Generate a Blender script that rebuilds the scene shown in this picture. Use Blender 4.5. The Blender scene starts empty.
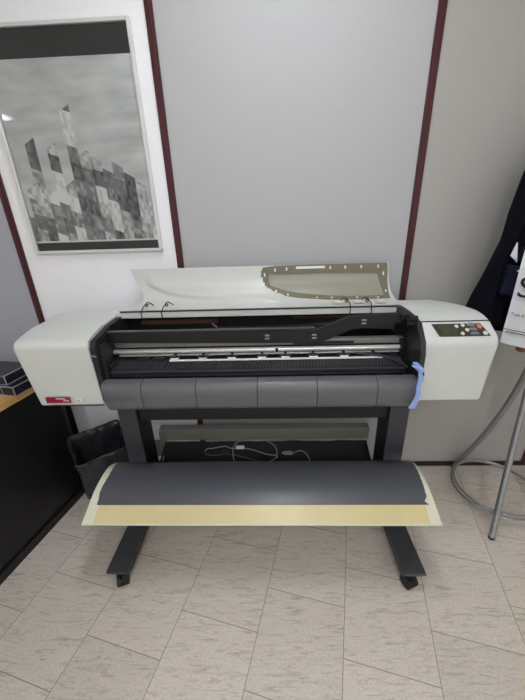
import bpy, bmesh, math, random
from mathutils import Vector, Matrix
random.seed(4)
C = bpy.context.scene.collection
PI = math.pi

# ------------------------------------------------------------------ camera
F, H = 320.0, 1.33
down = Vector((25.5, -774., -F)).normalized(); up = -down
D = Vector((9., 132.5, -F)); D = (D - up*D.dot(up)).normalized()
X = D.cross(up)
cam = bpy.data.objects.new('camera', bpy.data.cameras.new('camera')); C.objects.link(cam)
cam.matrix_world = Matrix.Translation((0, 0, H)) @ Matrix((X, D, up)).to_4x4()
cam.data.sensor_fit = 'HORIZONTAL'; cam.data.sensor_width = 36; cam.data.lens = 36*F/525
cam.data.clip_start = .02
sc = bpy.context.scene; sc.camera = cam
sc.view_settings.view_transform = 'Standard'; sc.view_settings.look = 'None'
sc.view_settings.gamma = 1; sc.view_settings.exposure = 1.27; sc.view_settings.use_curve_mapping = False

# ------------------------------------------------------------------ materials
def srgb(r, g, b):
    return tuple(((c/255)/12.92 if c/255 <= .04045 else ((c/255+.055)/1.055)**2.4) for c in (r, g, b)) + (1,)
def mat(name, col, rough=.5, metal=0, noise=.04, scale=40, bump=0, bscale=200, coat=0, spec=.5, trans=0):
    m = bpy.data.materials.new(name); m.use_nodes = True
    nt = m.node_tree; b = nt.nodes['Principled BSDF']
    b.inputs['Roughness'].default_value = rough; b.inputs['Metallic'].default_value = metal
    b.inputs['Coat Weight'].default_value = coat; b.inputs['Coat Roughness'].default_value = .27
    b.inputs['Specular IOR Level'].default_value = spec
    tc = nt.nodes.new('ShaderNodeTexCoord')
    n = nt.nodes.new('ShaderNodeTexNoise'); n.inputs['Scale'].default_value = scale; n.inputs['Detail'].default_value = 4
    nt.links.new(tc.outputs['Object'], n.inputs['Vector'])
    r = nt.nodes.new('ShaderNodeValToRGB')
    c = srgb(*col); r.color_ramp.elements[0].position = .3; r.color_ramp.elements[1].position = .7
    r.color_ramp.elements[0].color = tuple(x*(1-noise) for x in c[:3])+(1,)
    r.color_ramp.elements[1].color = tuple(min(1, x*(1+noise)) for x in c[:3])+(1,)
    nt.links.new(n.outputs['Fac'], r.inputs['Fac']); nt.links.new(r.outputs['Color'], b.inputs['Base Color'])
    if bump:
        n2 = nt.nodes.new('ShaderNodeTexNoise'); n2.inputs['Scale'].default_value = bscale; n2.inputs['Detail'].default_value = 3
        nt.links.new(tc.outputs['Object'], n2.inputs['Vector'])
        bp = nt.nodes.new('ShaderNodeBump'); bp.inputs['Strength'].default_value = bump; bp.inputs['Distance'].default_value = .002 if bscale > 50 else .012
        nt.links.new(n2.outputs['Fac'], bp.inputs['Height']); nt.links.new(bp.outputs['Normal'], b.inputs['Normal'])
    return m
M = {}
M['wallgrey'] = mat('vinyl_grey', (184, 184, 186), .6, 0, .03, 150, .35, 500)
M['wallcool'] = mat('vinyl_cool_grey', (168, 171, 182), .6, 0, .03, 150, .35, 500)
M['wallwarm'] = mat('vinyl_warm_grey', (176, 173, 169), .6, 0, .03, 150, .35, 500)
M['wallwhite'] = mat('painted_white', (246, 246, 250), .6, 0, .015, 60, .15, 300)
M['plaster'] = mat('plaster', (225, 224, 220), .8, 0, .03, 20, .2, 90)
M['trim'] = mat('maroon_metal', (70, 20, 32), .35, .0, .06, 30)
M['base'] = mat('dark_baseboard', (42, 34, 34), .5)
M['shell'] = mat('warm_white_plastic', (213, 215, 211), .38, 0, .02, 60, .25, 900)
M['shell2'] = mat('lid_plastic', (206, 207, 202), .3, 0, .02, 60, .1, 900)
M['dark'] = mat('dark_grey_plastic', (36, 36, 40), .45, 0, .08, 80, .15, 600)
M['black'] = mat('black_plastic', (13, 13, 15), .5, 0, .1, 60, .1, 500)
M['blacksatin'] = mat('black_satin_metal', (20, 19, 23), .4, 0, .1, 60)
M['stand'] = mat('grey_painted_metal', (58, 59, 65), .36, 0, .06, 60, .1, 700)
M['cover'] = mat('grey_cover_plastic', (94, 94, 97), .36, 0, .05, 90, .25, 800, coat=.2)
M['sheet'] = mat('slate_film', (80, 81, 88), .38, 0, .05, 70, .2, 900, coat=.35)
M['cream'] = mat('cream_plastic', (222, 221, 196), .4, 0, .03, 40)
M['tan'] = mat('yellowed_plastic', (219, 203, 152), .35, 0, .04, 12)
M['steel'] = mat('brushed_steel', (225, 225, 225), .3, .55, .05, 90)
M['railgrey'] = mat('matte_rail', (140, 138, 135), .4, .4, .05, 40)
M['chrome'] = mat('satin_chrome', (165, 166, 168), .36, .8, .06, 40)
M['rearbar'] = mat('taupe_metal', (120, 117, 110), .5, 0, .04, 40)
M['fabric'] = mat('black_cloth', (14, 13, 16), .8, 0, .15, 60, .4, 700)
M['rubber'] = mat('black_rubber', (13, 13, 14), .6, 0, .1, 60)
M['gasket'] = mat('olive_gasket', (118, 112, 92), .6, 0, .06, 60)
M['blue'] = mat('periwinkle_plastic', (150, 172, 226), .4, 0, .03, 40)
M['white'] = mat('white_plastic', (232, 232, 230), .35, 0, .02, 50)
M['badge'] = mat('crimson_label', (150, 22, 62), .4, 0, .04, 60)
M['panel'] = mat('olive_black_panel', (58, 58, 50), .3, 0, .05, 60)
M['lcd'] = mat('lcd_glass', (72, 76, 56), .2, 0, .04, 60)
M['key'] = mat('ivory_key', (222, 216, 200), .4)
M['orange'] = mat('orange_key', (214, 120, 84), .4)
M['keygrey'] = mat('grey_legend', (130, 138, 142), .4)
M['bronze'] = mat('bronze_strip', (96, 66, 58), .35, .3, .08, 30)
M['bag'] = mat('black_bin_liner', (46, 48, 52), .24, 0, .3, 14, .8, 26)
M['desk'] = mat('black_laminate', (18, 17, 20), .45, 0, .25, 9, .05, 300)
M['navy'] = mat('navy_cloth', (9, 10, 20), 1, 0, .25, 30, .5, 500, spec=.15)
M['navy2'] = mat('navy_cloth_lighter', (20, 22, 42), .9, 0, .2, 30, .5, 500, spec=.2)
M['boxblack'] = mat('black_card', (24, 25, 34), .3, 0, .1, 30)
M['boxline'] = mat('pale_edge', (150, 152, 156), .5)
M['paperbag'] = mat('white_bag', (226, 228, 234), .45, 0, .02, 20, .15, 60)
M['ink'] = mat('black_ink', (18, 18, 22), .6)
M['frame'] = mat('silver_frame', (222, 222, 222), .3, .2, .02, 30)
M['posterblack'] = mat('poster_black', (50, 50, 52), .5, 0, .05, 20)
M['cable'] = mat('grey_cable', (150, 150, 148), .5)
M['cablegrey'] = mat('dark_grey_cable', (92, 92, 92), .5)
M['wirered'] = mat('brown_wood', (130, 80, 48), .45, 0, .2, 30)

def glassy(name, col, tr, rough=.05, ior=1.45):
    m = bpy.data.materials.new(name); m.use_nodes = True; nt = m.node_tree
    for n in list(nt.nodes): nt.nodes.remove(n)
    o = nt.nodes.new('ShaderNodeOutputMaterial'); g = nt.nodes.new('ShaderNodeBsdfGlossy'); g.inputs['Roughness'].default_value = rough
    t = nt.nodes.new('ShaderNodeBsdfTransparent'); t.inputs['Color'].default_value = (1, 1, 1, 1)
    d = nt.nodes.new('ShaderNodeBsdfDiffuse'); d.inputs['Color'].default_value = srgb(*col)
    mx = nt.nodes.new('ShaderNodeMixShader'); mx.inputs['Fac'].default_value = tr
    fr = nt.nodes.new('ShaderNodeFresnel'); fr.inputs['IOR'].default_value = ior
    m2 = nt.nodes.new('ShaderNodeMixShader')
    L = nt.links.new
    L(d.outputs[0], mx.inputs[1]); L(t.outputs[0], mx.inputs[2]); L(fr.outputs[0], m2.inputs['Fac'])
    L(mx.outputs[0], m2.inputs[1]); L(g.outputs[0], m2.inputs[2]); L(m2.outputs[0], o.inputs['Surface'])
    return m
M['pane'] = glassy('smoked_window', (176, 174, 160), .35, .3)
M['glass'] = glassy('poster_glass', (230, 230, 230), 1.0, .04, 1.3)

def wood():
    m = bpy.data.materials.new('oak_laminate'); m.use_nodes = True; nt = m.node_tree; b = nt.nodes['Principled BSDF']
    b.inputs['Roughness'].default_value = .4
    tc = nt.nodes.new('ShaderNodeTexCoord'); mp = nt.nodes.new('ShaderNodeMapping'); mp.inputs['Scale'].default_value = (30, 2, 30)
    n = nt.nodes.new('ShaderNodeTexNoise'); n.inputs['Scale'].default_value = 3; n.inputs['Detail'].default_value = 5
    r = nt.nodes.new('ShaderNodeValToRGB'); r.color_ramp.elements[0].color = srgb(186, 138, 82); r.color_ramp.elements[1].color = srgb(222, 178, 118)
    L = nt.links.new; L(tc.outputs['Object'], mp.inputs['Vector']); L(mp.outputs[0], n.inputs['Vector']); L(n.outputs['Fac'], r.inputs['Fac']); L(r.outputs[0], b.inputs['Base Color'])
    return m
M['oak'] = wood()

def floor_mat():
    m = bpy.data.materials.new('travertine_tiles'); m.use_nodes = True; nt = m.node_tree; b = nt.nodes['Principled BSDF']
    L = nt.links.new; N = nt.nodes.new
    tc = N('ShaderNodeTexCoord')
    mp = N('ShaderNodeMapping'); mp.vector_type = 'TEXTURE'; mp.inputs['Rotation'].default_value = (0, 0, math.radians(76.6))
    L(tc.outputs['Object'], mp.inputs['Vector'])
    ad = N('ShaderNodeVectorMath'); ad.operation = 'ADD'; ad.inputs[1].default_value = (3.02*2-.615, .066, 0)
    L(mp.outputs[0], ad.inputs[0])
    br = N('ShaderNodeTexBrick'); br.offset = .5; br.offset_frequency = 2; br.squash = 1; br.squash_frequency = 1
    br.inputs['Scale'].default_value = 1; br.inputs['Mortar Size'].default_value = .0013; br.inputs['Mortar Smooth'].default_value = .3
    br.inputs['Brick Width'].default_value = .302; br.inputs['Row Height'].default_value = .2895; br.inputs['Bias'].default_value = 0
    br.inputs['Color1'].default_value = (0, 0, 0, 1); br.inputs['Color2'].default_value = (1, 1, 1, 1); br.inputs['Mortar'].default_value = (.5, .5, .5, 1)
    L(ad.outputs[0], br.inputs['Vector'])
    # streaks: warped stretched noise, shifted per tile
    sh = N('ShaderNodeVectorMath'); sh.operation = 'SCALE'; L(br.outputs['Color'], sh.inputs[0]); sh.inputs['Scale'].default_value = 7
    a2 = N('ShaderNodeVectorMath'); a2.operation = 'ADD'; L(tc.outputs['Object'], a2.inputs[0]); L(sh.outputs[0], a2.inputs[1])
    m2 = N('ShaderNodeMapping'); m2.inputs['Rotation'].default_value = (0, 0, math.radians(38)); m2.inputs['Scale'].default_value = (12, 76, 1)
    L(a2.outputs[0], m2.inputs['Vector'])
    n1 = N('ShaderNodeTexNoise'); n1.inputs['Scale'].default_value = 1; n1.inputs['Detail'].default_value = 7; n1.inputs['Roughness'].default_value = .62; n1.inputs['Distortion'].default_value = 1.2
    L(m2.outputs[0], n1.inputs['Vector'])
    r1 = N('ShaderNodeValToRGB'); e = r1.color_ramp.elements
    e[0].position = .30; e[0].color = srgb(182, 170, 158); e[1].position = .47; e[1].color = srgb(219, 208, 197)
    x = r1.color_ramp.elements.new(.75); x.color = srgb(226, 216, 205)
    L(n1.outputs['Fac'], r1.inputs['Fac'])
    n3 = N('ShaderNodeTexNoise'); n3.inputs['Scale'].default_value = 160; n3.inputs['Detail'].default_value = 3; L(tc.outputs['Object'], n3.inputs['Vector'])
    r3 = N('ShaderNodeValToRGB'); r3.color_ramp.elements[0].position = .35; r3.color_ramp.elements[1].position = .6
    r3.color_ramp.elements[0].color = (.86, .85, .84, 1); r3.color_ramp.elements[1].color = (1, 1, 1, 1)
    L(n3.outputs['Fac'], r3.inputs['Fac'])
    mu = N('ShaderNodeMix'); mu.data_type = 'RGBA'; mu.blend_type = 'MULTIPLY'; mu.inputs[0].default_value = 1
    L(r1.outputs[0], mu.inputs[6]); L(r3.outputs[0], mu.inputs[7])
    tv = N('ShaderNodeMapRange'); tv.inputs[3].default_value = .93; tv.inputs[4].default_value = 1.03; L(br.outputs['Color'], tv.inputs[0])
    mt = N('ShaderNodeVectorMath'); mt.operation = 'SCALE'; L(mu.outputs[2], mt.inputs[0]); L(tv.outputs[0], mt.inputs['Scale'])
    mx = N('ShaderNodeMix'); mx.data_type = 'RGBA'; L(br.outputs['Fac'], mx.inputs[0]); L(mt.outputs[0], mx.inputs[6]); mx.inputs[7].default_value = srgb(138, 126, 116)
    L(mx.outputs[2], b.inputs['Base Color'])
    b.inputs['Roughness'].default_value = .42
    bp = N('ShaderNodeBump'); bp.inputs['Strength'].default_value = .25; bp.inputs['Distance'].default_value = .002
    iv = N('ShaderNodeMath'); iv.operation = 'SUBTRACT'; L(n1.outputs['Fac'], iv.inputs[0]); L(br.outputs['Fac'], iv.inputs[1])
    L(iv.outputs[0], bp.inputs['Height']); L(bp.outputs[0], b.inputs['Normal'])
    return m
M['floor'] = floor_mat()

def art_mat():
    # plain tonal engraving: hazy banded sky above, faceted grey blocks below
    m = bpy.data.materials.new('abstract_engraving'); m.use_nodes = True; nt = m.node_tree; b = nt.nodes['Principled BSDF']
    L = nt.links.new; N = nt.nodes.new; b.inputs['Roughness'].default_value = .6
    tc = N('ShaderNodeTexCoord')
    mp = N('ShaderNodeMapping'); mp.inputs['Scale'].default_value = (6, 1, 22); mp.inputs['Rotation'].default_value = (0, .12, 0); L(tc.outputs['Object'], mp.inputs['Vector'])
    n = N('ShaderNodeTexNoise'); n.inputs['Scale'].default_value = 1; n.inputs['Detail'].default_value = 3; L(mp.outputs[0], n.inputs['Vector'])
    sky = N('ShaderNodeValToRGB'); sky.color_ramp.elements[0].position = .32; sky.color_ramp.elements[1].position = .68
    sky.color_ramp.elements[0].color = srgb(196, 200, 200); sky.color_ramp.elements[1].color = srgb(228, 231, 230); L(n.outputs['Fac'], sky.inputs['Fac'])
    sx = N('ShaderNodeSeparateXYZ'); L(tc.outputs['Object'], sx.inputs[0])
    def mth(op, a, b_=0):
        k = N('ShaderNodeMath'); k.operation = op
        for i, q in enumerate((a, b_)):
            if isinstance(q, (int, float)): k.inputs[i].default_value = q
            else: L(q, k.inputs[i])
        return k.outputs[0]
    def wn(a, b_):
        c = N('ShaderNodeCombineXYZ'); L(a, c.inputs[0])
        if isinstance(b_, (int, float)): c.inputs[1].default_value = b_
        else: L(b_, c.inputs[1])
        k = N('ShaderNodeTexWhiteNoise'); k.noise_dimensions = '3D'; L(c.outputs[0], k.inputs['Vector']); return k.outputs['Value']
    x, z = sx.outputs['X'], sx.outputs['Z']
    col = mth('FLOOR', mth('MULTIPLY', x, 24)); zz = mth('ADD', z, mth('MULTIPLY', x, .35))
    row = mth('FLOOR', mth('MULTIPLY', mth('ADD', zz, mth('MULTIPLY', wn(col, 3.5), .05)), 17))
    col2 = mth('FLOOR', mth('MULTIPLY', x, 96)); row2 = mth('FLOOR', mth('MULTIPLY', zz, 55))
    tone = mth('ADD', mth('MULTIPLY', wn(col, row), .72), mth('MULTIPLY', wn(col2, row2), .28))
    bl = N('ShaderNodeValToRGB'); e = bl.color_ramp.elements; e[0].color = srgb(72, 74, 76); e[1].position = .78; e[1].color = srgb(244, 246, 245)
    q = e.new(.4); q.color = srgb(150, 153, 153); L(tone, bl.inputs['Fac'])
    w = N('ShaderNodeTexWave'); w.inputs['Scale'].default_value = 60; w.inputs['Distortion'].default_value = 4; w.bands_direction = 'DIAGONAL'; L(tc.outputs['Object'], w.inputs['Vector'])
    wm = N('ShaderNodeMapRange'); wm.inputs[3].default_value = .84; wm.inputs[4].default_value = 1.06; L(w.outputs['Fac'], wm.inputs[0])
    bs = N('ShaderNodeVectorMath'); bs.operation = 'SCALE'; L(bl.outputs[0], bs.inputs[0]); L(wm.outputs[0], bs.inputs['Scale'])
    lim = mth('ADD', mth('MULTIPLY', wn(col, 8.5), .30), mth('ADD', mth('MULTIPLY', mth('ABSOLUTE', mth('SUBTRACT', x, .03)), -.55), -.04))
    mask = mth('LESS_THAN', z, lim)
    mx = N('ShaderNodeMix'); mx.data_type = 'RGBA'; L(mask, mx.inputs[0]); L(sky.outputs[0], mx.inputs[6]); L(bs.outputs[0], mx.inputs[7])
    L(mx.outputs[2], b.inputs['Base Color'])
    return m
M['art'] = art_mat()

def emit(name, s, col=(1, 1, 1)):
    m = bpy.data.materials.new(name); m.use_nodes = True; nt = m.node_tree
    for n in list(nt.nodes): nt.nodes.remove(n)
    o = nt.nodes.new('ShaderNodeOutputMaterial'); e = nt.nodes.new('ShaderNodeEmission'); e.inputs['Strength'].default_value = s; e.inputs['Color'].default_value = col+(1,)
    nt.links.new(e.outputs[0], o.inputs[0]); return m
M['tube'] = emit('fluorescent', 11, (.93, .965, 1))

# ------------------------------------------------------------------ mesh helpers
def obj(name, bm, m, parent=None, smooth=False, bevel=0, origin=None, seg=2, auto=40):
    bmesh.ops.recalc_face_normals(bm, faces=bm.faces)
    me = bpy.data.meshes.new(name)
    o = bpy.data.objects.new(name, me); C.objects.link(o)
    if origin is not None:
        bmesh.ops.translate(bm, verts=bm.verts, vec=-Vector(origin)); o.location = origin
    bm.to_mesh(me); bm.free(); me.materials.append(m)
    if smooth or bevel:
        for p in me.polygons: p.use_smooth = True
        me.set_sharp_from_angle(angle=math.radians(auto))
    if bevel:
        b = o.modifiers.new('bevel', 'BEVEL'); b.width = bevel; b.segments = seg; b.limit_method = 'ANGLE'; b.angle_limit = math.radians(35)
        if hasattr(b, 'harden_normals'): b.harden_normals = True
    if parent is not None:
        o.parent = parent
        o.matrix_parent_inverse = Matrix.Identity(4)
        o.location = Vector(o.location) - world_loc(parent)
    return o
def world_loc(o):
    v = Vector(o.location)
    while o.parent is not None: o = o.parent; v += Vector(o.location)
    return v
def thing(name, label, cat, loc, group=None):
    o = bpy.data.objects.new(name, None); C.objects.link(o); o.location = loc; o.empty_display_size = .05
    tag(o, label, cat, group); return o
def tag(o, label, cat, group=None):
    o['label'] = label; o['category'] = cat
    if group: o['group'] = group
    return o
def struct(name, bm, m, **k):
    o = obj(name, bm, m, **k); o['kind'] = 'structure'; return o
def box(bm, x0, x1, y0, y1, z0, z1, mtx=None):
    vs = [bm.verts.new((x, y, z)) for z in (z0, z1) for x, y in ((x0, y0), (x1, y0), (x1, y1), (x0, y1))]
    for f in ((0, 3, 2, 1), (4, 5, 6, 7), (0, 1, 5, 4), (1, 2, 6, 5), (2, 3, 7, 6), (3, 0, 4, 7)): bm.faces.new([vs[i] for i in f])
    if mtx is not None: bmesh.ops.transform(bm, matrix=mtx, verts=vs)
    return vs
def B(*a, mtx=None):
    bm = bmesh.new(); box(bm, *a, mtx=mtx); return bm
def prism_x(bm, prof, xs):
    """profile (y,z) swept along x; xs = list of (x, function(y,z)->(x,y,z)) or floats"""
    rings = []
    for x in xs:
        if isinstance(x, tuple): rings.append([bm.verts.new(x[1](y, z, x[0])) for y, z in prof])
        else: rings.append([bm.verts.new((x, y, z)) for y, z in prof])
    n = len(prof)
    for a, b in zip(rings, rings[1:]):
        for i in range(n): bm.faces.new((a[i], a[(i+1) % n], b[(i+1) % n], b[i]))
    bm.faces.new(rings[0]); bm.faces.new(rings[-1])
    return rings
def tube(bm, pts, r, seg=10, caps=True):
    pts = [Vector(p) for p in pts]; n = len(pts)
    rr = r if isinstance(r, (list, tuple)) else [r]*n
    t0 = (pts[1]-pts[0]).normalized()
    nrm = t0.orthogonal().normalized(); rings = []
    for i, p in enumerate(pts):
        t = (pts[min(i+1, n-1)]-pts[max(i-1, 0)]).normalized()
        nrm = (nrm - t*nrm.dot(t)).normalized(); bi = t.cross(nrm)
        rings.append([bm.verts.new(p + (nrm*math.cos(2*PI*k/seg)+bi*math.sin(2*PI*k/seg))*rr[i]) for k in range(seg)])
    for a, b in zip(rings, rings[1:]):
        for k in range(seg): bm.faces.new((a[k], a[(k+1) % seg], b[(k+1) % seg], b[k]))
    if caps: bm.faces.new(rings[0]); bm.faces.new(rings[-1])
def cr(P, t):
    n = len(P)-1; u = max(0, min(1, t))*n; i = min(int(u), n-1); u -= i
    a, b, c, d = (Vector(P[j]) for j in (max(i-1, 0), i, i+1, min(i+2, n)))
    return .5*((2*b)+(c-a)*u+(2*a-5*b+4*c-d)*u*u+(3*b-a-3*c+d)*u**3)
def smooth_path(P, n=40): return [cr(P, k/n) for k in range(n+1)]
def cyl(bm, c, axis, r, h, seg=24):
    a = Vector(axis).normalized(); tube(bm, [Vector(c)-a*h/2, Vector(c)+a*h/2], r, seg)
def text(name, s, size, mtx, m, parent, extrude=.0004, align='LEFT'):
    cu = bpy.data.curves.new(name, 'FONT'); cu.body = s; cu.size = size; cu.extrude = extrude; cu.align_x = align
    t = bpy.data.objects.new(name+'_tmp', cu); C.objects.link(t)
    dg = bpy.context.evaluated_depsgraph_get(); me = bpy.data.meshes.new_from_object(t.evaluated_get(dg))
    C.objects.unlink(t); bpy.data.objects.remove(t)
    me.transform(mtx); me.materials.clear(); me.materials.append(m); me.name = name
    o = bpy.data.objects.new(name, me); C.objects.link(o)
    if parent is not None:
        me.transform(Matrix.Translation(-world_loc(parent))); o.parent = parent
    return o

# ------------------------------------------------------------------ room
YW = 1.46
struct('floor', B(-4.6, 2.0, -3.2, YW+.1, -.1, 0), M['floor'])
struct('ceiling', B(-4.6, 2.0, -3.2, YW+.1, 2.6, 2.7), M['plaster'])
struct('wall_left', B(-4.7, -4.6, -3.2, YW+.1, 0, 2.6), M['plaster'])
struct('wall_right', B(2.0, 2.1, -3.2, YW+.1, 0, 2.6), M['plaster'])
struct('wall_front', B(-4.6, 2.0, -3.3, -3.2, 0, 2.6), M['plaster'])
wall = struct('wall_back', B(-4.6, 2.0, YW+.002, YW+.1, 0, 2.6), M['wallgrey'])
def panel(x0, x1, m):
    o = obj('wall_panel', B(x0, x1, YW, YW+.012, .0, 2.6), m, wall)
panel(-4.6, -1.12, M['wallcool']); panel(-1.12, -.409, M['wallwhite']); panel(-.409, .589, M['wallgrey']); panel(.589, 2.0, M['wallwarm'])
for i, x in enumerate((-1.12, -.409, .589, 1.388)):
    bm = bmesh.new(); box(bm, x-.0145, x+.0145, YW-.008, YW, 0, 2.6)
    box(bm, x-.0065, x+.0065, YW-.011, YW-.007, 0, 2.6)
    struct('trim_%d' % (i+1), bm, M['trim'], bevel=.0015)
struct('baseboard_back', B(-4.6, 2.0, YW-.009, YW-.0005, 0, .026), M['base'])
for x, y, L_ in ((.06, .66, .36), (.08, -1.3, .62), (1.0, -2.1, .62), (-.9, -2.75, .40), (-3.3, -1.2, .62)):  # the light nearest the right wall is unseen, added as front fill
    t = thing('ceiling_light', {.08: 'long ceiling light above the printer' if y > -1 else 'long ceiling light at the far back of the room', 1.0: 'added unseen ceiling fill light nearest the right wall', -.9: 'short ceiling light nearest the rear wall', -3.3: 'long ceiling light nearest the left wall'}.get(x, 'ceiling light above the black desk'), 'light', (x, y, 2.6))
    obj('housing', B(x-.13, x+.13, y-L_, y+L_, 2.56, 2.6), M['white'], t)
    obj('diffuser', B(x-.11, x+.11, y-L_+.02, y+L_-.02, 2.553, 2.5601), M['tube'], t)

# ------------------------------------------------------------------ poster
PX0, PX1, PZ0, PZ1 = -1.04, -.478, 1.211, 1.985
t = thing('framed_poster', 'large grey engraving poster in thin silver frame hung on the white wall panel', 'poster', ((PX0+PX1)/2, YW-.02, PZ0))
bm = bmesh.new(); w = .012
for a in ((PX0, PX0+w, PZ0, PZ1), (PX1-w, PX1, PZ0, PZ1), (PX0+w, PX1-w, PZ0, PZ0+w), (PX0+w, PX1-w, PZ1-w, PZ1)):
    box(bm, a[0], a[1], YW-.022, YW-.001, a[2], a[3])
obj('frame', bm, M['frame'], t, bevel=.002)
obj('artwork', B(PX0+w, PX1-w, YW-.010, YW-.006, 1.263, 1.888), M['art'], t, origin=((PX0+PX1)/2, YW-.01, 1.55))
obj('black_band', B(PX0+w, PX1-w, YW-.010, YW-.006, 1.888, PZ1-w), M['posterblack'], t)
obj('black_band', B(PX0+w, PX1-w, YW-.010, YW-.006, PZ0+w, 1.256), M['posterblack'], t)
obj('white_line', B(PX0+w, PX1-w, YW-.010, YW-.006, 1.256, 1.263), M['white'], t)
obj('glass', B(PX0+w, PX1-w, YW-.016, YW-.013, PZ0+w, PZ1-w), M['glass'], t)

# ------------------------------------------------------------------ printer
P = thing('large_format_printer', 'large white and grey wide-format printer with raised lid on a black wheeled stand', 'printer', (-.06, 1.15, 0))
def rounded(prof, rad, seg=6):
    """round given vertices of a closed (y,z) polygon; prof entries (y,z,r)"""
    out = []; n = len(prof)
    for i, (y, z, r) in enumerate(prof):
        p = Vector((y, z)); a = Vector(prof[i-1][:2]); b = Vector(prof[(i+1) % n][:2])
        if r <= 0: out.append((y, z)); continue
        da, db = (a-p).normalized(), (b-p).normalized()
        for k in range(seg+1):
            u = k/seg; q = (p+da*r)*(1-u)**2+p*2*u*(1-u)+(p+db*r)*u*u
            out.append((q.x, q.y))
    return out
# left housing --------------------------------------------------
def taper(side, xin, xtop, xbot, rc):
    def f(y, z, u):
        # u 0..1 from inner to outer edge ; outer end tapers downward, rear corner is cut back in plan
        xo = xbot+(xtop-xbot)*min(1, max(0, (z-.70)/.22))
        x = xin+(xo-xin)*u
        if y > 1.25 and u > .5:
            k = (y-1.25)/(1.38-1.25); x -= side*.10*k**1.5*(u-.5)*2
        return (x, y, z)
    return f
profL = rounded([(1.012, .700, .006), (1.0, .955, .028), (1.10, .977, .03), (1.25, .981, 0), (1.38, .975, .03), (1.38, .70, .02)], 0)
# extra rings of profile so rear curve is smooth
def dens(p, step=.035):
    out = []
    for i, a in enumerate(p):
        b = p[(i+1) % len(p)]; out.append(a); d = math.dist(a, b); k = int(d/step)
        for j in range(1, k+1): out.append((a[0]+(b[0]-a[0])*j/(k+1), a[1]+(b[1]-a[1])*j/(k+1)))
    return out
def inset_rings(f, n=6, rad=.018, prof=None, cy=1.19, cz=.84):
    us = [i/n for i in range(n)]
    return us
def housing(name, prof, f, xin, xout, rad=.014):
    bm = bmesh.new(); prof = dens(prof); rings = []
    span = abs(xout-xin)
    us = [0, .2, .4, .6, .75, .85, 1-rad/span]
    steps = [(u, 0) for u in us] + [((1-rad/span)+rad/span*math.sin(a), rad*(1-math.cos(a))) for a in (PI/8, PI/4, 3*PI/8, PI/2)]
    cy = sum(p[0] for p in prof)/len(prof); cz = sum(p[1] for p in prof)/len(prof)
    y0, y1 = min(p[0] for p in prof), max(p[0] for p in prof); z0, z1 = min(p[1] for p in prof), max(p[1] for p in prof)
    for u, ins in steps:
        ring = []
        for y, z in prof:
            yy = cy+(y-cy)*(1-2*ins/(y1-y0)); zz = cz+(z-cz)*(1-2*ins/(z1-z0))
            ring.append(bm.verts.new(f(yy, zz, u)))
        rings.append(ring)
    n = len(prof)
    for a, b in zip(rings, rings[1:]):
        for i in range(n): bm.faces.new((a[i], a[(i+1) % n], b[(i+1) % n], b[i]))
    bm.faces.new(rings[0]); bm.faces.new(rings[-1])
    return obj(name, bm, M['shell'], P, smooth=True, auto=50)
XL, XR = -.638, .503
lh = housing('left_housing', profL, taper(-1, XL, -.908, -.884, 0), XL, -.908)
profR = rounded([(1.012, .702, .006), (1.0, .937, .026), (1.073, .982, .004), (1.12, .996, .03), (1.25, .998, .03), (1.38, .985, .03), (1.38, .70, .02)], 0)
def fR(y, z, u):
    xo = .738+(.746-.738)*min(1, max(0, (z-.70)/.22)); x = XR+(xo-XR)*u
    # inner edge flares outward toward the bottom front
    x += (1-u)*.012*max(0, (.93-z)/.23)
    if y > 1.15 and u > .5: x -= .10*((y-1.15)/.23)**1.5*(u-.5)*2
    return (x, y, z)
rh = housing('right_housing', profR, fR, XR, .742)
obj('panel_seam', B(XR, .738, 1.0695, 1.0725, .9765, .9835), M['dark'], rh)
obj('base_seam', B(-.842, XL, 1.008, 1.02, .700, .7035), M['dark'], lh)
obj('badge', B(0, 1, 0, 1, 0, 1, mtx=Matrix(((.092, 0, .0, -.846), (0, .002, 0, 1.0015), (0, 0, .024, .718), (0, 0, 0, 1)))), M['badge'], lh)
bd = lh.children[-1]
for v in bd.data.vertices:
    if v.co.z + world_loc(bd).z > .73: v.co.x -= .004
cm = Matrix.Rotation(PI/2, 4, 'X')
text('badge_lettering', 'designjet', .010, Matrix.Translation((-.808, 1.0012, .7335)) @ cm, M['white'], lh)
text('badge_lettering', '1050c', .010, Matrix.Translation((-.783, 1.0012, .7245)) @ cm, M['white'], lh)
bm = bmesh.new(); cyl(bm, (0, 0, 0), (0, 1, 0), 1, 1, 24); bmesh.ops.transform(bm, matrix=Matrix.Translation((-.722, 1.0035, .729)) @ Matrix.Diagonal((.012, .004, .009, 1)), verts=bm.verts)
obj('maker_emblem', bm, M['white'], lh)
text('badge_lettering', 'hp', .013, Matrix.Translation((-.730, 1.0008, .7255)) @ cm, M['keygrey'], lh)
# control panel on the sloping front strip of the right housing
ps, pe = Vector((1.017, .9485)), Vector((1.062, .9762))        # y,z down / up the slope
sl = pe-ps; nrm = Vector((-sl.y, sl.x)).normalized()
def on_slope(x, v, h=0): q = ps+sl*v+nrm*h; return Vector((x, q.x, q.y))
def plate(name, pts, h0, h1, m, parent, bevel=0):
    bm = bmesh.new(); a = [bm.verts.new(on_slope(x, v, h0)) for x, v in pts]; b = [bm.verts.new(on_slope(x, v, h1)) for x, v in pts]
    n = len(pts); bm.faces.new(a); bm.faces.new(b)
    for i in range(n): bm.faces.new((a[i], a[(i+1) % n], b[(i+1) % n], b[i]))
    return obj(name, bm, m, parent, bevel=bevel)
plate('control_panel', [(.552, -.06), (.716, -.06), (.702, .95), (.540, .95)], -.001, .0022, M['panel'], rh)
plate('display', [(.563, .1), (.612, .1), (.607, .8), (.556, .8)], .002, .0028, M['lcd'], rh)
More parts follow.
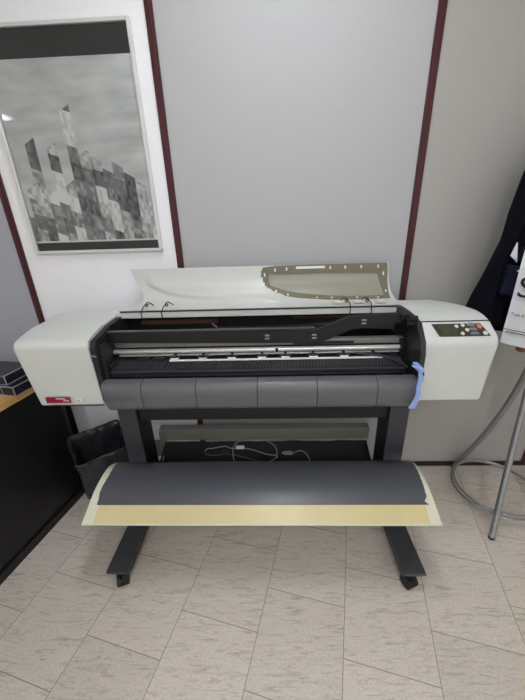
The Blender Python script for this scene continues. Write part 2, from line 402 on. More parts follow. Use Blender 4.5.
def key(x, v, rx, ry, m, name='button'):
    bm = bmesh.new(); n = 14
    a = []; b = []
    for k in range(n):
        c, s = math.cos(2*PI*k/n), math.sin(2*PI*k/n)
        a.append(bm.verts.new(on_slope(x+rx*c, v+ry*s, .001))); b.append(bm.verts.new(on_slope(x+rx*c*.9, v+ry*s*.9, .0048)))
    bm.faces.new(a); bm.faces.new(b)
    for i in range(n): bm.faces.new((a[i], a[(i+1) % n], b[(i+1) % n], b[i]))
    return obj(name, bm, m, rh, smooth=True)
for x, v in ((.618, .70), (.640, .78), (.648, .40), (.628, .12)): key(x, v, .0065, .14, M['key'])
key(.705-.012, .68, .009, .2, M['orange']); rh.children[-1]['label'] = 'round orange button'
key(.702, .12, .0075, .16, M['key'])
for v in (.05, .4, .75):
    plate('legend', [(.656, v), (.682, v), (.681, v+.16), (.655, v+.16)], .0021, .0027, M['keygrey'], rh)
    plate('legend', [(.664, v+.22), (.678, v+.22), (.677, v+.27), (.663, v+.27)], .0021, .0027, M['keygrey'], rh)

# dark end plates of the opening --------------------------------
def plate_x(name, prof, x0, x1, m, parent=P, bevel=.002):
    bm = bmesh.new(); prism_x(bm, prof, [x0, x1]); return obj(name, bm, m, parent, bevel=bevel)
openL = [(1.010, .722), (1.006, .93), (1.022, .952), (1.14, .972), (1.25, .976), (1.33, .976), (1.33, .70), (1.03, .70)]
pl_ = plate_x('left_end_plate', openL, -.6375, -.618, M['dark'])
bm = bmesh.new(); box(bm, -.618, -.606, 1.03, 1.075, .80, .93); box(bm, -.618, -.600, 1.06, 1.24, .70, .842)
obj('bracket', bm, M['dark'], pl_, bevel=.002)
bm = bmesh.new(); box(bm, -.6375, -.634, 1.001, 1.004, .88, .93); cyl(bm, (-.628, 1.005, .902), (1, 0, -.2), .003, .02, 10)
obj('latch_pin', bm, M['keygrey'], pl_)
openR = [(.985, .765), (.985, .89), (1.0, .935), (1.05, .985), (1.10, .995), (1.25, .995), (1.33, .985), (1.33, .70), (1.03, .70)]
pr_ = plate_x('right_end_plate', openR, .485, .5035, M['dark'])
bm = bmesh.new(); box(bm, .445, .485, 1.08, 1.14, .985, 1.006); box(bm, .455, .487, 1.055, 1.10, .975, .997); box(bm, .47, .487, 1.10, 1.24, .70, .90)
cyl(bm, (.475, 1.06, .998), (1, 0, 0), .010, .03, 14)
obj('bracket', bm, M['black'], pr_, bevel=.003)
for yz in ((1.01, .90), (1.01, .85), (1.06, .94)):
    bm = bmesh.new(); cyl(bm, (.4845, *yz), (1, 0, 0), .004, .003, 12); obj('screw', bm, M['dark'], pr_)
# rear inner wall, floor and chassis ----------------------------
bm = bmesh.new(); box(bm, -.62, .487, 1.30, 1.33, .70, .968); obj('inner_back_panel', bm, M['black'], P)
obj('rear_cover', B(-.64, .505, 1.335, 1.375, .70, .985), M['shell'], P, bevel=.008)
obj('chassis_base', B(-.80, .66, 1.03, 1.34, .695, .72), M['black'], P, bevel=.004)
obj('inner_strip', B(-.56, -.235, 1.285, 1.300, .925, .944), M['bronze'], P)
obj('inner_strip', B(.08, .32, 1.285, 1.300, .938, .948), M['bronze'], P)
# front carriage beam with bent arm to the right
front = [(-.617, .958), (.150, .949), (.272, 1.000), (.430, 1.006), (.468, 1.0), (.468, .972), (.432, .968), (.275, .947), (.178, .903), (.150, .899), (-.617, .914)]
bm = bmesh.new()
a = [bm.verts.new((x, 1.098, z)) for x, z in front]; b = [bm.verts.new((x, 1.112, z)) for x, z in front]
bm.faces.new(a); bm.faces.new(b)
for i in range(len(front)): j = (i+1) % len(front); bm.faces.new((a[i], a[j], b[j], b[i]))
arm = obj('carriage_beam', bm, M['black'], P, bevel=.0015)
bm = bmesh.new(); box(bm, -.617, .15, 1.096, 1.114, .955, .9585, mtx=Matrix.Shear('XY', 4, (0, 0)) )
obj('beam_edge', bm, M['stand'], arm)
for x, z, r in ((-.024, .927, 0), (.147, .926, 0), (.322, .978, 0)):
    bm = bmesh.new()
    for dz in (-.006, .006): box(bm, x-.008, x+.008, 1.0965, 1.0985, z+dz-.003, z+dz+.003)
    obj('beam_slot', bm, M['boxline'], arm)
# ink tube channel behind beam
ch = [(-.24, 1.20, .955), (-.225, 1.20, .940), (-.20, 1.20, .934), (0, 1.20, .934), (.2, 1.19, .945), (.30, 1.18, .958), (.45, 1.16, .962)]
bm = bmesh.new()
pts = smooth_path(ch, 40)
va = [bm.verts.new((p.x, p.y-.012, p.z)) for p in pts]; vb = [bm.verts.new((p.x, p.y+.012, p.z)) for p in pts]
vc = [bm.verts.new((p.x, p.y+.012, p.z-.03)) for p in pts]; vd = [bm.verts.new((p.x, p.y-.012, p.z-.03)) for p in pts]
for i in range(len(pts)-1):
    for u, w_ in ((va, vb), (vb, vc), (vc, vd), (vd, va)): bm.faces.new((u[i], u[i+1], w_[i+1], w_[i]))
bm.faces.new((va[0], vb[0], vc[0], vd[0])); bm.faces.new((va[-1], vb[-1], vc[-1], vd[-1]))
ch_ = obj('ink_tube_channel', bm, M['black'], P)
bm = bmesh.new(); tube(bm, [Vector(p)+Vector((0, -.012, .001)) for p in smooth_path(ch[:4], 24)][:14], .0016, 6); obj('channel_lip', bm, M['boxline'], ch_)
# rails
bm = bmesh.new(); box(bm, -.617, .486, 1.135, 1.16, .879, .902); obj('guide_rail', bm, M['railgrey'], P, bevel=.003)
bm = bmesh.new(); cyl(bm, (-.066, 1.125, .8675), (1, 0, 0), .0095, 1.10, 20); obj('slider_rod', bm, M['steel'], P, smooth=True)
bm = bmesh.new(); box(bm, .072, .30, 1.130, 1.1345, .884, .892); obj('belt', bm, M['rubber'], P)
obj('lower_rail', B(-.60, .485, 1.122, 1.138, .848, .854), M['steel'], P, bevel=.001)
obj('stop_block', B(.006, .016, 1.110, 1.128, .862, .874), M['black'], P)
obj('roller_housing', B(-.60, .485, 1.14, 1.20, .80, .862), M['black'], P, bevel=.003)
# pinch rollers
for i, x in enumerate((-.378, -.270, -.160, -.045, .043, .148, .262, .372)):
    bm = bmesh.new(); box(bm, x-.022, x+.022, 1.105, 1.145, .845, .850); box(bm, x-.005, x+.005, 1.10, 1.14, .848, .856)
    r_ = obj('pinch_roller', bm, M['dark'], P, bevel=.001)
    bm = bmesh.new(); cyl(bm, (x, 1.104, .842), (1, 0, 0), .0045, .030, 12); obj('roller', bm, M['white'], r_, smooth=True)  # roller colour is white to paint the glints along this row
for x in (-.50, -.44):
    bm = bmesh.new(); box(bm, x-.024, x+.024, 1.105, 1.145, .838, .846); obj('pinch_roller', bm, M['dark'], P, bevel=.001)
obj('reflection_strip', B(-.395, .40, 1.088, 1.097, .839, .844), M['white'], P, bevel=.001)  # white strip painting the bright reflection along the rollers
# platen with ribs
bm = bmesh.new(); prism_x(bm, [(1.048, .805), (1.045, .822), (1.055, .825), (1.098, .838), (1.14, .838), (1.14, .80), (1.042, .80)], [-.60, .468])
pla = obj('platen', bm, M['dark'], P, bevel=.001)
bm = bmesh.new(); x = -.585
while x < .455:
    v = box(bm, x, x+.0045, 1.052, 1.083, .825, .829)
    for q in v:
        if q.co.y > 1.07: q.co.z += .0105; q.co.x += .008
    x += .0115
o = obj('platen_ribs', bm, M['stand'], pla)
o['kind'] = 'stuff'
obj('platen_edge', B(-.60, .468, 1.038, 1.046, .817, .823), M['stand'], pla)
bm = bmesh.new(); tube(bm, [(.30, 1.11, .852), (.40, 1.09, .848), (.455, 1.05, .836), (.47, 1.035, .826)], .005, 8); obj('lever_rod', bm, M['blacksatin'], P, smooth=True)
# segmented grey front cover
fp = rounded([(1.03, .700, 0), (.975, .700, .015), (.955, .72, .012), (.948, .785, .024), (.966, .812, .012), (1.0, .815, .01), (1.03, .800, 0)], 0)
xs = [-.604, -.4615, -.2715, -.0595, .1445, .3475, .482]
for i in range(6):
    a_, b_ = xs[i]+.0012, xs[i+1]-.0012
    bm = bmesh.new()
    if i == 0: prism_x(bm, fp, [(a_, lambda y, z, x: (x+.012*max(0, (.8-z)/.1)-.0, 1.0+(y-1.0)*.93, z)), a_+.012, b_])
    elif i == 5: prism_x(bm, fp, [a_, b_-.006, (b_, lambda y, z, x: (x, 1.0+(y-1.0)*.93, z))])
    else: prism_x(bm, fp, [a_, b_])
    obj('front_cover_panel', bm, M['cover'], P, bevel=.0015)
obj('front_cover_core', B(-.59, .462, .968, 1.03, .706, .79), M['black'], P)
# blue lever
bm = bmesh.new()
lp = smooth_path([(.455, .955, .868), (.472, .942, .862), (.476, .936, .835), (.473, .935, .800), (.474, .934, .765), (.462, .936, .718)], 24)
wd = [.008, .010, .0085, .0075, .0085, .0105]
L1 = []
for k, p in enumerate(lp):
    w_ = cr([(a, 0) for a in wd], k/24).x
    L1.append([bm.verts.new(p+Vector(d)) for d in ((-w_, 0, 0), (w_, 0, 0), (w_, .006, 0), (-w_, .006, 0))])
for a, b in zip(L1, L1[1:]):
    for i in range(4): bm.faces.new((a[i], a[(i+1) % 4], b[(i+1) % 4], b[i]))
bm.faces.new(L1[0]); bm.faces.new(L1[-1])
lv = obj('paper_lever', bm, M['blue'], P, bevel=.0015); lv['label'] = 'pale blue curved paper lever'
bm = bmesh.new(); box(bm, .463, .480, .935, .99, .853, .869); obj('lever_hub', bm, M['blue'], lv, bevel=.004)
bm = bmesh.new(); cyl(bm, (.4815, .938, .848), (1, -.5, 0), .005, .004, 14); obj('lever_screw', bm, M['black'], lv)

# lid ------------------------------------------------------------
bm = bmesh.new(); box(bm, -.640, .500, 1.238, 1.262, .9665, .9915); obj('lid_rail', bm, M['shell'], P, bevel=.003)
obj('lid_rail_groove', B(-.62, .49, 1.2365, 1.262, .9918, .9948), M['black'], P)
LP = [(1.25, .985+.012), (1.31, .992+.008), (1.355, 1.022), (1.385, 1.07), (1.40, 1.14)]
def lid_pt(x, t, h=0):
    p = cr(LP, t); q = cr(LP, min(1, t+.01)); r = cr(LP, max(0, t-.01)); tg = (q-r).normalized()
    n = Vector((-tg.y, tg.x)); return Vector((x, p.x+n.x*h, p.y+n.y*h))
PR = [((-0.049, 0.897), (-0.015, 0.863)), ((-0.04, 0.964), (0.002, 0.864)), ((0.011, 0.988), (0.032, 0.866)), ((0.117, 0.998), (0.117, 0.865)), ((0.227, 0.998), (0.228, 0.863)), ((0.328, 0.998), (0.33, 0.86)),
      ((0.483, 0.998), (0.443, 0.855)), ((0.487, 0.879), (0.45, 0.794)), ((0.487, 0.746), (0.456, 0.698)), ((0.488, 0.557), (0.464, 0.582)), ((0.488, 0.334), (0.468, 0.435)), ((0.412, 0.314), (0.4, 0.418)),
      ((0.321, 0.31), (0.325, 0.422)), ((0.222, 0.332), (0.225, 0.454)), ((0.106, 0.409), (0.116, 0.532)), ((0.005, 0.542), (0.039, 0.623)), ((-0.038, 0.66), (-0.008, 0.694)), ((-0.052, 0.781), (-0.017, 0.778))]
OUT = [a for a, b in PR]; INN = [b for a, b in PR]
def inside(x, t, poly):
    c = False; n = len(poly)
    for i in range(n):
        x1, y1 = poly[i]; x2, y2 = poly[i-1]
        if (y1 > t) != (y2 > t) and x < (x2-x1)*(t-y1)/(y2-y1)+x1: c = not c
    return c
MID = [(.205+(x-.205)*.96, .68+(t-.68)*.93) for x, t in OUT]
BU = [(-.62, .73), (-0.554, 0.715), (-0.448, 0.677), (-0.316, 0.654), (-0.185, 0.64), (-0.047, 0.644), (.0, .65)]
BLo = [(-.62, .73), (-.575, .71), (-0.558, 0.69), (-0.49, 0.56), (-0.422, 0.466), (-0.311, 0.37), (-0.181, 0.30), (0.0, 0.22), (.06, .2)]
def lerp(P_, x):
    for (a, b), (c, d) in zip(P_, P_[1:]):
        if a <= x <= c: return b+(d-b)*(x-a)/(c-a)
    return P_[-1][1]
def bulge(x, t):
    if x < -.575 or x > .06: return 0
    lo, hi = lerp(BLo, x), lerp(BU, x)
    if hi <= lo or t < lo or t > hi+.25: return 0
    a = min(1, (t-lo)/.09); a = a*a*(3-2*a)
    b = 1-max(0, min(1, (t-hi)/.25)); b = b*b*(3-2*b)
    e = max(0, min(1, (.06-x)/.10)); g = max(0, min(1, (x+.575)/.04))
    return .015*a*b*e*g
NX, NT = 150, 60
bm = bmesh.new(); G = {}
for s in (0, 1):
    for i in range(NX+1):
        for j in range(NT+1):
            x = -.618+(.49+.618)*i/NX; t_ = j/NT; xe = x+max(0, 1-i/NX*2.2)**2*lerp([(0, -.012), (.2, .0), (.42, .058), (.6, .052), (.8, .026), (1, 0)], t_)+max(0, (i/NX-.93)/.07)*lerp([(0, .022), (.2, .019), (.4, .014), (.7, .004), (1, 0)], t_)
            G[s, i, j] = bm.verts.new(lid_pt(xe, t_, (bulge(x, t_) if s == 0 else -.004)))
keep = lambda i, j: 0 <= i < NX and 0 <= j < NT and not inside(-.618+(1.108)*(i+.5)/NX, (j+.5)/NT, MID)
for i in range(NX):
    for j in range(NT):
        if not keep(i, j): continue
        for s in (0, 1): bm.faces.new([G[s, i, j], G[s, i+1, j], G[s, i+1, j+1], G[s, i, j+1]])
        for di, dj, e in ((-1, 0, ((0, 0), (0, 1))), (1, 0, ((1, 0), (1, 1))), (0, -1, ((0, 0), (1, 0))), (0, 1, ((0, 1), (1, 1)))):
            if not keep(i+di, j+dj):
                (a1, b1), (a2, b2) = e; bm.faces.new((G[0, i+a1, j+b1], G[0, i+a2, j+b2], G[1, i+a2, j+b2], G[1, i+a1, j+b1]))
bmesh.ops.delete(bm, geom=[v for v in bm.verts if not v.link_faces], context='VERTS')
lid = obj('lid', bm, M['shell2'], P, smooth=True, auto=60)
# window pane filling the gasket
def lid_patch(name, poly, h0, h1, m, parent, nx=60, nt=30):
    bm = bmesh.new(); g = {}
    x0, x1 = min(p[0] for p in poly), max(p[0] for p in poly); t0, t1 = min(p[1] for p in poly), max(p[1] for p in poly)
    for s, h in ((0, h0), (1, h1)):
        for i in range(nx+1):
            for j in range(nt+1): g[s, i, j] = bm.verts.new(lid_pt(x0+(x1-x0)*i/nx, t0+(t1-t0)*j/nt, h))
    kp = lambda i, j: 0 <= i < nx and 0 <= j < nt and inside(x0+(x1-x0)*(i+.5)/nx, t0+(t1-t0)*(j+.5)/nt, poly)
    for i in range(nx):
        for j in range(nt):
            if not kp(i, j): continue
            for s in (0, 1): bm.faces.new([g[s, i, j], g[s, i+1, j], g[s, i+1, j+1], g[s, i, j+1]])
            for di, dj, e in ((-1, 0, ((0, 0), (0, 1))), (1, 0, ((1, 0), (1, 1))), (0, -1, ((0, 0), (1, 0))), (0, 1, ((0, 1), (1, 1)))):
                if not kp(i+di, j+dj):
                    (a1, b1), (a2, b2) = e; bm.faces.new((g[0, i+a1, j+b1], g[0, i+a2, j+b2], g[1, i+a2, j+b2], g[1, i+a1, j+b1]))
    bmesh.ops.delete(bm, geom=[v for v in bm.verts if not v.link_faces], context='VERTS')
    return obj(name, bm, m, parent, smooth=True, auto=60)
lid_patch('lid_window', [(.22+(x-.22)*1.02, .66+(t-.66)*1.04) for x, t in INN], -.003, -.0012, M['pane'], lid)
# gasket ring between matched outer / inner outlines
ro, ri = [], []
for k, (a, b) in enumerate(PR):
    a2, b2 = PR[(k+1) % len(PR)]
    for q in range(12):
        u = q/12; ro.append((a[0]+(a2[0]-a[0])*u, a[1]+(a2[1]-a[1])*u)); ri.append((b[0]+(b2[0]-b[0])*u, b[1]+(b2[1]-b[1])*u))
n = len(ro)
bm = bmesh.new(); R_ = []
for w_, h in ((0, .0005), (0, .0026), (.33, .0026), (.66, .0026), (1, .0026), (1, -.0005)):
    R_.append([bm.verts.new(lid_pt(a[0]+(b[0]-a[0])*w_, a[1]+(b[1]-a[1])*w_, h)) for a, b in zip(ro, ri)])
R_.append(R_[0])
for a, b in zip(R_, R_[1:]):
    for i in range(n): bm.faces.new((a[i], a[(i+1) % n], b[(i+1) % n], b[i]))
gk = obj('window_gasket', bm, M['gasket'], lid, smooth=True, auto=50)
for x, t_ in ((.011, .92), (.060, .93), (.245, .935), (.308, .935), (.375, .936), (.446, .936), (.469, .84), (-.034, .86), (.014, .59), (.064, .498), (.186, .394), (.247, .38), (.352, .369), (.438, .36), (.477, .537)):
    tw = .003
    for dx in (0,):
        bm = bmesh.new(); vs = [bm.verts.new(lid_pt(x+a, t_+b, .0036)) for a, b in ((-tw, -.022), (tw, -.022), (tw, .022), (-tw, .022))]; bm.faces.new(vs)
        vs2 = [bm.verts.new(lid_pt(x+a, t_+b, .002)) for a, b in ((-tw, -.022), (tw, -.022), (tw, .022), (-tw, .022))]
        for i in range(4): bm.faces.new((vs[i], vs[(i+1) % 4], vs2[(i+1) % 4], vs2[i]))
        obj('gasket_hole', bm, M['white'], gk)
bm = bmesh.new(); vs = [bm.verts.new(lid_pt(a, b, .0036)) for a, b in ((.10, .925), (.222, .925), (.222, .965), (.10, .965))]; bm.faces.new(vs)
obj('gasket_slot', bm, M['white'], gk)
# lid hinges plates and wire clips
for x, d in ((-.530, 1), (-.447, 1), (.305, -1), (.388, -1)):
    bm = bmesh.new()
    pts = smooth_path([(x+d*.030, 1.30, 1.004), (x+d*.020, 1.29, 1.016), (x+d*.010, 1.285, 1.020), (x+d*.004, 1.275, 1.012), (x+d*.012, 1.27, 1.006), (x+d*.014, 1.28, 1.014), (x+d*.002, 1.262, 1.010), (x, 1.245, .999), (x-.002, 1.233, .990), (x-.001, 1.236, .966)], 48)
    tube(bm, pts, .0021, 6); obj('wire_clip', bm, M['black'], P, smooth=True)
for x in (.26, .345, .435):
    bm = bmesh.new(); box(bm, x-.018, x+.018, 1.268, 1.296, 1.001, 1.009); obj('hinge_plate', bm, M['shell'], P, bevel=.002)

# stand ----------------------------------------------------------
def mk_leg(x0, x1):
    bm = bmesh.new(); box(bm, x0, x1, 1.12, 1.235, .10, .70); lg = obj('stand_leg', bm, M['blacksatin'], P, bevel=.003)
    obj('leg_face', B(x0, x1, 1.110, 1.1205, .10, .70), M['stand'], lg, bevel=.002)
    bm = bmesh.new(); prism_x(bm, [(.800, .066), (.790, .085), (.790, .094), (1.38, .094), (1.38, .06), (.83, .055)], [x0+.002, x1-.002])
    ft = obj('foot', bm, M['blacksatin'], P, bevel=.003)
    bm = bmesh.new(); prism_x(bm, [(.785, .090), (.784, .101), (.80, .104), (1.39, .104), (1.39, .092), (.80, .092)], [x0-.002, x1+.004])
    obj('foot_cover', bm, M['stand'], ft, bevel=.002)
    for y in (.812, 1.35):
        cx = (x0+x1)/2
        bm = bmesh.new()
        for s in (-1, 1): cyl(bm, (cx+s*.010, y+s*.004, .0255), (1, .4, 0), .0255, .019, 24)
        cs = obj('caster', bm, M['rubber'], P, smooth=True)
        bm = bmesh.new(); cyl(bm, (cx, y+.004, .045), (0, 0, 1), .010, .04, 12); box(bm, cx-.005, cx+.005, y-.018, y+.02, .03, .05); obj('caster_fork', bm, M['black'], cs)
mk_leg(-.652, -.576); mk_leg(.464, .541)
obj('crossbeam', B(-.578, .466, 1.13, 1.19, .548, .70), M['blacksatin'], P, bevel=.003)
# rear catch bar and cloth bin
bm = bmesh.new(); prism_x(bm, [(1.345, .275), (1.345, .34), (1.385, .345), (1.385, .33), (1.36, .33), (1.36, .275)], [-.598, .472]); rb = obj('rear_bar', bm, M['rearbar'], P, bevel=.003)
bm = bmesh.new(); box(bm, -.598, -.572, 1.335, 1.36, .225, .33); box(bm, -.640, -.58, 1.36, 1.372, .16, .26); obj('bar_end', bm, M['rearbar'], rb, bevel=.003)
FB = [(1.08, .27), (1.13, .22), (1.22, .205), (1.29, .215), (1.345, .27)]
bm = bmesh.new(); nx, nt = 60, 24; g = {}
for s in (0, 1):
    for i in range(nx+1):
        for j in range(nt+1):
            p = cr(FB, j/nt); x = -.572+(.462+.572)*i/nx
            w_ = .0018*math.sin(x*23+j*.5)+.0014*math.sin(x*51-j*.9)
            g[s, i, j] = bm.verts.new((x, p.x, p.y-.004+w_-(.003 if s else 0)))
for i in range(nx):
    for j in range(nt):
        for s in (0, 1): bm.faces.new((g[s, i, j], g[s, i+1, j], g[s, i+1, j+1], g[s, i, j+1]))
for i in range(nx):
    for j in (0, nt): bm.faces.new((g[0, i, j], g[0, i+1, j], g[1, i+1, j], g[1, i, j]))
for j in range(nt):
    for i in (0, nx): bm.faces.new((g[0, i, j], g[0, i, j+1], g[1, i, j+1], g[1, i, j]))
obj('cloth_bin', bm, M['fabric'], P, smooth=True)
for x in (-.572, .459):
    bm = bmesh.new(); tube(bm, [(x, 1.06, .30), (x, 1.12, .235), (x, 1.22, .212), (x, 1.35, .26)], .006, 8); obj('bin_rod', bm, M['blacksatin'], P)
# output tray -----------------------------------------------------
TL = [(.800, .341), (.849, .362), (.911, .385), (.978, .395), (1.036, .389), (1.085, .362)]
def tray_pt(x, t, h):
    p = cr(TL, t); tg = (cr(TL, min(1, t+.01))-cr(TL, max(0, t-.01))).normalized(); n = Vector((-tg.y, tg.x))
    return Vector((x, p.x+n.x*h, p.y+n.y*h))
def tray_sheet(name, xl, xr, t0, t1, h0, h1, m, parent, nx=8, nt=24):
    bm = bmesh.new(); g = {}
    for s, h in ((0, h0), (1, h1)):
        for j in range(nt+1):
            t = t0+(t1-t0)*j/nt; a, b = xl(t), xr(t)
            for i in range(nx+1): g[s, i, j] = bm.verts.new(tray_pt(a+(b-a)*i/nx, t, h))
    for i in range(nx):
        for j in range(nt):
            for s in (0, 1): bm.faces.new((g[s, i, j], g[s, i+1, j], g[s, i+1, j+1], g[s, i, j+1]))
    for i in range(nx):
        for j in (0, nt): bm.faces.new((g[0, i, j], g[0, i+1, j], g[1, i+1, j], g[1, i, j]))
    for j in range(nt):
        for i in (0, nx): bm.faces.new((g[0, i, j], g[0, i, j+1], g[1, i, j+1], g[1, i, j]))
    return obj(name, bm, m, parent, smooth=True, auto=45)
tr = tray_sheet('output_tray', lambda t: -.696, lambda t: .565, 0, 1, 0, -.006, M['cream'], P)
tray_sheet('front_band', lambda t: -.655, lambda t: .527, .003, .235, .0008, -.001, M['tan'], tr)
random.seed(8)
jag = {}
def rag(base, k):
    def f(t):
        q = round(t*60)
        if (k, q) not in jag: jag[k, q] = random.uniform(-.0014, .0014)
        return base(t)+jag[k, q]
    return f
gl = lambda t: lerp([(0, -.662), (.25, -.664), (.4, -.671), (.6, -.668), (.8, -.672), (1.01, -.682)], t)
gr = lambda t: lerp([(0, .540), (.235, .541), (.27, .530), (.31, .543), (.5, .549), (.8, .556), (1.01, .566)], t)
tray_sheet('slate_sheet', rag(gl, 0), rag(gr, 1), .232, 1.0, .0026, .0008, M['sheet'], tr, nt=44)
bm = bmesh.new()
prism_x(bm, [(.797, .336), (.797, .341), (.804, .343), (.806, .336)], [-.697, .566]); obj('tray_hem', bm, M['cream'], tr)
for x in (-.62, .50):
    bm = bmesh.new(); tube(bm, smooth_path([(x, 1.115, .30), (x, 1.04, .365), (x, .95, .372), (x, .84, .340)], 16), .007, 8)
    obj('tray_arm', bm, M['blacksatin'], P)

# ------------------------------------------------------------------ cables on the cloth
def fabz(y):
    best = min((abs(cr(FB, k/200).x-y), cr(FB, k/200).y) for k in range(201)); return best[1]
def cable(name, label, pts, r, m, grp=None):
    t = thing(name, label, 'cable', (pts[0][0], pts[0][1], pts[0][2]), grp)
    bm = bmesh.new(); q = smooth_path([(x, y, z+.002) for x, y, z in pts], 50)
    tube(bm, [(p.x, p.y, max(p.z, fabz(p.y)+r+.001)) for p in q], r, 8); obj('cord', bm, m, t, smooth=True); return t
c1 = cable('data_cable', 'pale cable with white plug lying along the black cloth of the printer bin', [(-.363, 1.308, .229), (-.350, 1.318, .236), (-.327, 1.318, .239), (-.261, 1.325, .246), (-.224, 1.318, .239), (-.147, 1.317, .238), (-.091, 1.307, .228), (-.04, 1.295, .218), (0.001, 1.291, .215), (.006, 1.275, .208)], .0026, M['cable'])
bm = bmesh.new(); box(bm, -.203, -.160, 1.309, 1.325, .243, .256); obj('plug', bm, M['white'], c1, bevel=.002)
cable('network_cable', 'thin pale cable forming a large round loop in the printer bin', [(-.165, 1.235, .205), (-.205, 1.26, .206), (-.219, 1.314, .235), (-.194, 1.338, .265), (-.131, 1.339, .272), (-.054, 1.339, .272), (-.003, 1.324, .245), (.006, 1.291, .215), (-.02, 1.265, .207), (-.08, 1.24, .205)], .0022, M['cable'])
c3 = cable('power_cable', 'short cable with pale plug right of the looped cable in the printer bin', [(.082, 1.298, .22), (.123, 1.309, .230), (.157, 1.294, .217), (.168, 1.257, .206), (.160, 1.225, .205)], .0026, M['cable'])
bm = bmesh.new(); box(bm, .040, .084, 1.288, 1.306, .222, .237); box(bm, .030, .041, 1.291, 1.303, .225, .234); obj('plug', bm, M['cable'], c3, bevel=.003)
c4 = cable('extension_lead', 'darker cable with small black connector left of the loop in the printer bin', [(-.363, 1.300, .222), (-.325, 1.293, .216), (-.274, 1.296, .219), (-.228, 1.296, .219), (-.156, 1.282, .211), (-.089, 1.259, .206), (-.05, 1.235, .205)], .0024, M['cablegrey'])
bm = bmesh.new(); box(bm, -.268, -.238, 1.288, 1.306, .223, .238); obj('connector', bm, M['stand'], c4, bevel=.002)

# ------------------------------------------------------------------ desk
da = math.radians(78.9); dd = Vector((math.cos(da), math.sin(da), 0)); dn = Vector((-dd.y, dd.x, 0))   # dn points left
org = Vector((-1.116, .798, 0))
DM = Matrix(((dd.x, dn.x, 0, org.x), (dd.y, dn.y, 0, org.y), (0, 0, 1, 0), (0, 0, 0, 1)))   # local u along depth, v to the left, z up
t = thing('desk', 'black desk with oak edged top at the left edge of the photo', 'desk', (-1.35, .8, 0))
o = obj('body', B(-.75, .502, .006, .58, .045, .675, mtx=DM), M['desk'], t, bevel=.002)
obj('plinth', B(-.75, .50, -.004, .58, 0, .042, mtx=DM), M['desk'], t, bevel=.002)
obj('desktop', B(-.80, .515, -.026, .60, .675, .705, mtx=DM), M['oak'], t, bevel=.002)
def dark_box(name, label, x, y, ang, w_, d, z0, z1, grp):
    c, s = math.cos(ang), math.sin(ang)
    m_ = Matrix(((c, -s, 0, x), (s, c, 0, y), (0, 0, 1, 0), (0, 0, 0, 1)))   # local: origin at near right corner, -x left, +y back
    tt = thing(name, label, 'box', (x, y, z0), grp)
    obj('carton', B(-w_, 0, 0, d, z0, z1, mtx=m_), M['boxblack'], tt, bevel=.001)
    bm = bmesh.new(); e = .0022
    for a in ((-w_, 0, -.0006, e, z0, z0+e*1.4), (-w_, 0, -.0006, e, z1-e*1.4, z1+.0006), (-e, .0006, 0, d, z0, z0+e*1.4), (-e, .0006, 0, d, z1-e*1.4, z1+.0006), (-e, .0008, -.0008, e, z0, z1), (-.062, -.062+e*1.3, -.0008, 0, z0, z1), (-e, .0008, d-e, d, z0, z1)):
        box(bm, *a, mtx=m_)
    obj('edging', bm, M['boxline'], tt)
    return tt
dark_box('storage_box', 'black box with pale edges lying on the desk, lower of the two', -1.024, 1.074, da-PI/2, .30, .16, .706, .746, None)
dark_box('storage_box', 'black box with pale edges stacked on top of the other box', -1.060, 1.092, da-PI/2+.06, .28, .13, .747, .787, None)
bm = bmesh.new(); tube(bm, smooth_path([(-1.20, 1.02, .709), (-1.13, 1.05, .712), (-1.085, 1.045, .709), (-1.10, 1.01, .709), (-1.17, .98, .709)], 20), .003, 8)
tag(obj('white_cord', bm, M['white'], smooth=True), 'short white cord lying on the desk beside the black boxes', 'cord')

# ------------------------------------------------------------------ waste bin with liner
random.seed(3)
RIM = [(-1.018, 1.245, .365), (-.925, 1.135, .285), (-.715, 1.25, .315), (-.84, 1.425, .352)]
BOT = [(-1.02, 1.315, .002), (-.985, 1.215, .002), (-.755, 1.280, .002), (-.85, 1.40, .002)]
def loop(Q, n=15, rnd=.22):
    out = []
    for i in range(4):
        a, b = Vector(Q[i]), Vector(Q[(i+1) % 4])
        for k in range(n): out.append(a+(b-a)*k/n)
    c = sum(out, Vector())/len(out)
    sm = out[:]
    for _ in range(2): sm = [(sm[i-1]+sm[i]*2+sm[(i+1) % len(sm)])/4 for i in range(len(sm))]
    return sm
R0, R1 = loop(RIM), loop(BOT)
t = thing('waste_bin', 'black waste bin lined with a crumpled black bag beside the desk', 'bin', (-.87, 1.29, 0))
bm = bmesh.new(); rings = []
ls = [0, .12, .25, .4, .55, .7, .85, .93, .98, 1.0]
def ring_at(f, off, wob):
    c = [R1[i].lerp(R0[i], f) for i in range(len(R0))]; cen = sum(c, Vector())/len(c); out = []
    for i, p in enumerate(c):
        d = (p-cen); d.z = 0; d.normalize()
        w_ = wob*(math.sin(i*1.7+f*9)+.7*math.sin(i*.61-f*14)+.6*random.uniform(-1, 1))
        out.append(bm.verts.new(p+d*(off+w_)))
    return out
for f in ls: rings.append(ring_at(f, 0, .0008+.0042*f))
rings.append(ring_at(1.025, -.003, .002)); rings.append(ring_at(1.02, -.010, .002))
for f in (.95, .88, .8, .7, .6, .5, .4, .3, .2, .05): rings.append(ring_at(f, -.016, .0045))
n = len(R0)
for a, b in zip(rings, rings[1:]):
    for i in range(n): bm.faces.new((a[i], a[(i+1) % n], b[(i+1) % n], b[i]))
bm.faces.new(rings[-1]); bm.faces.new(rings[0])
obj('liner', bm, M['bag'], t, smooth=True, auto=75)
bm = bmesh.new(); rr = []
for f, off in ((0, -.004), (.10, -.0035), (.55, -.004), (.55, -.008), (.02, -.008)):
    rr.append(ring_at(f, off, 0))
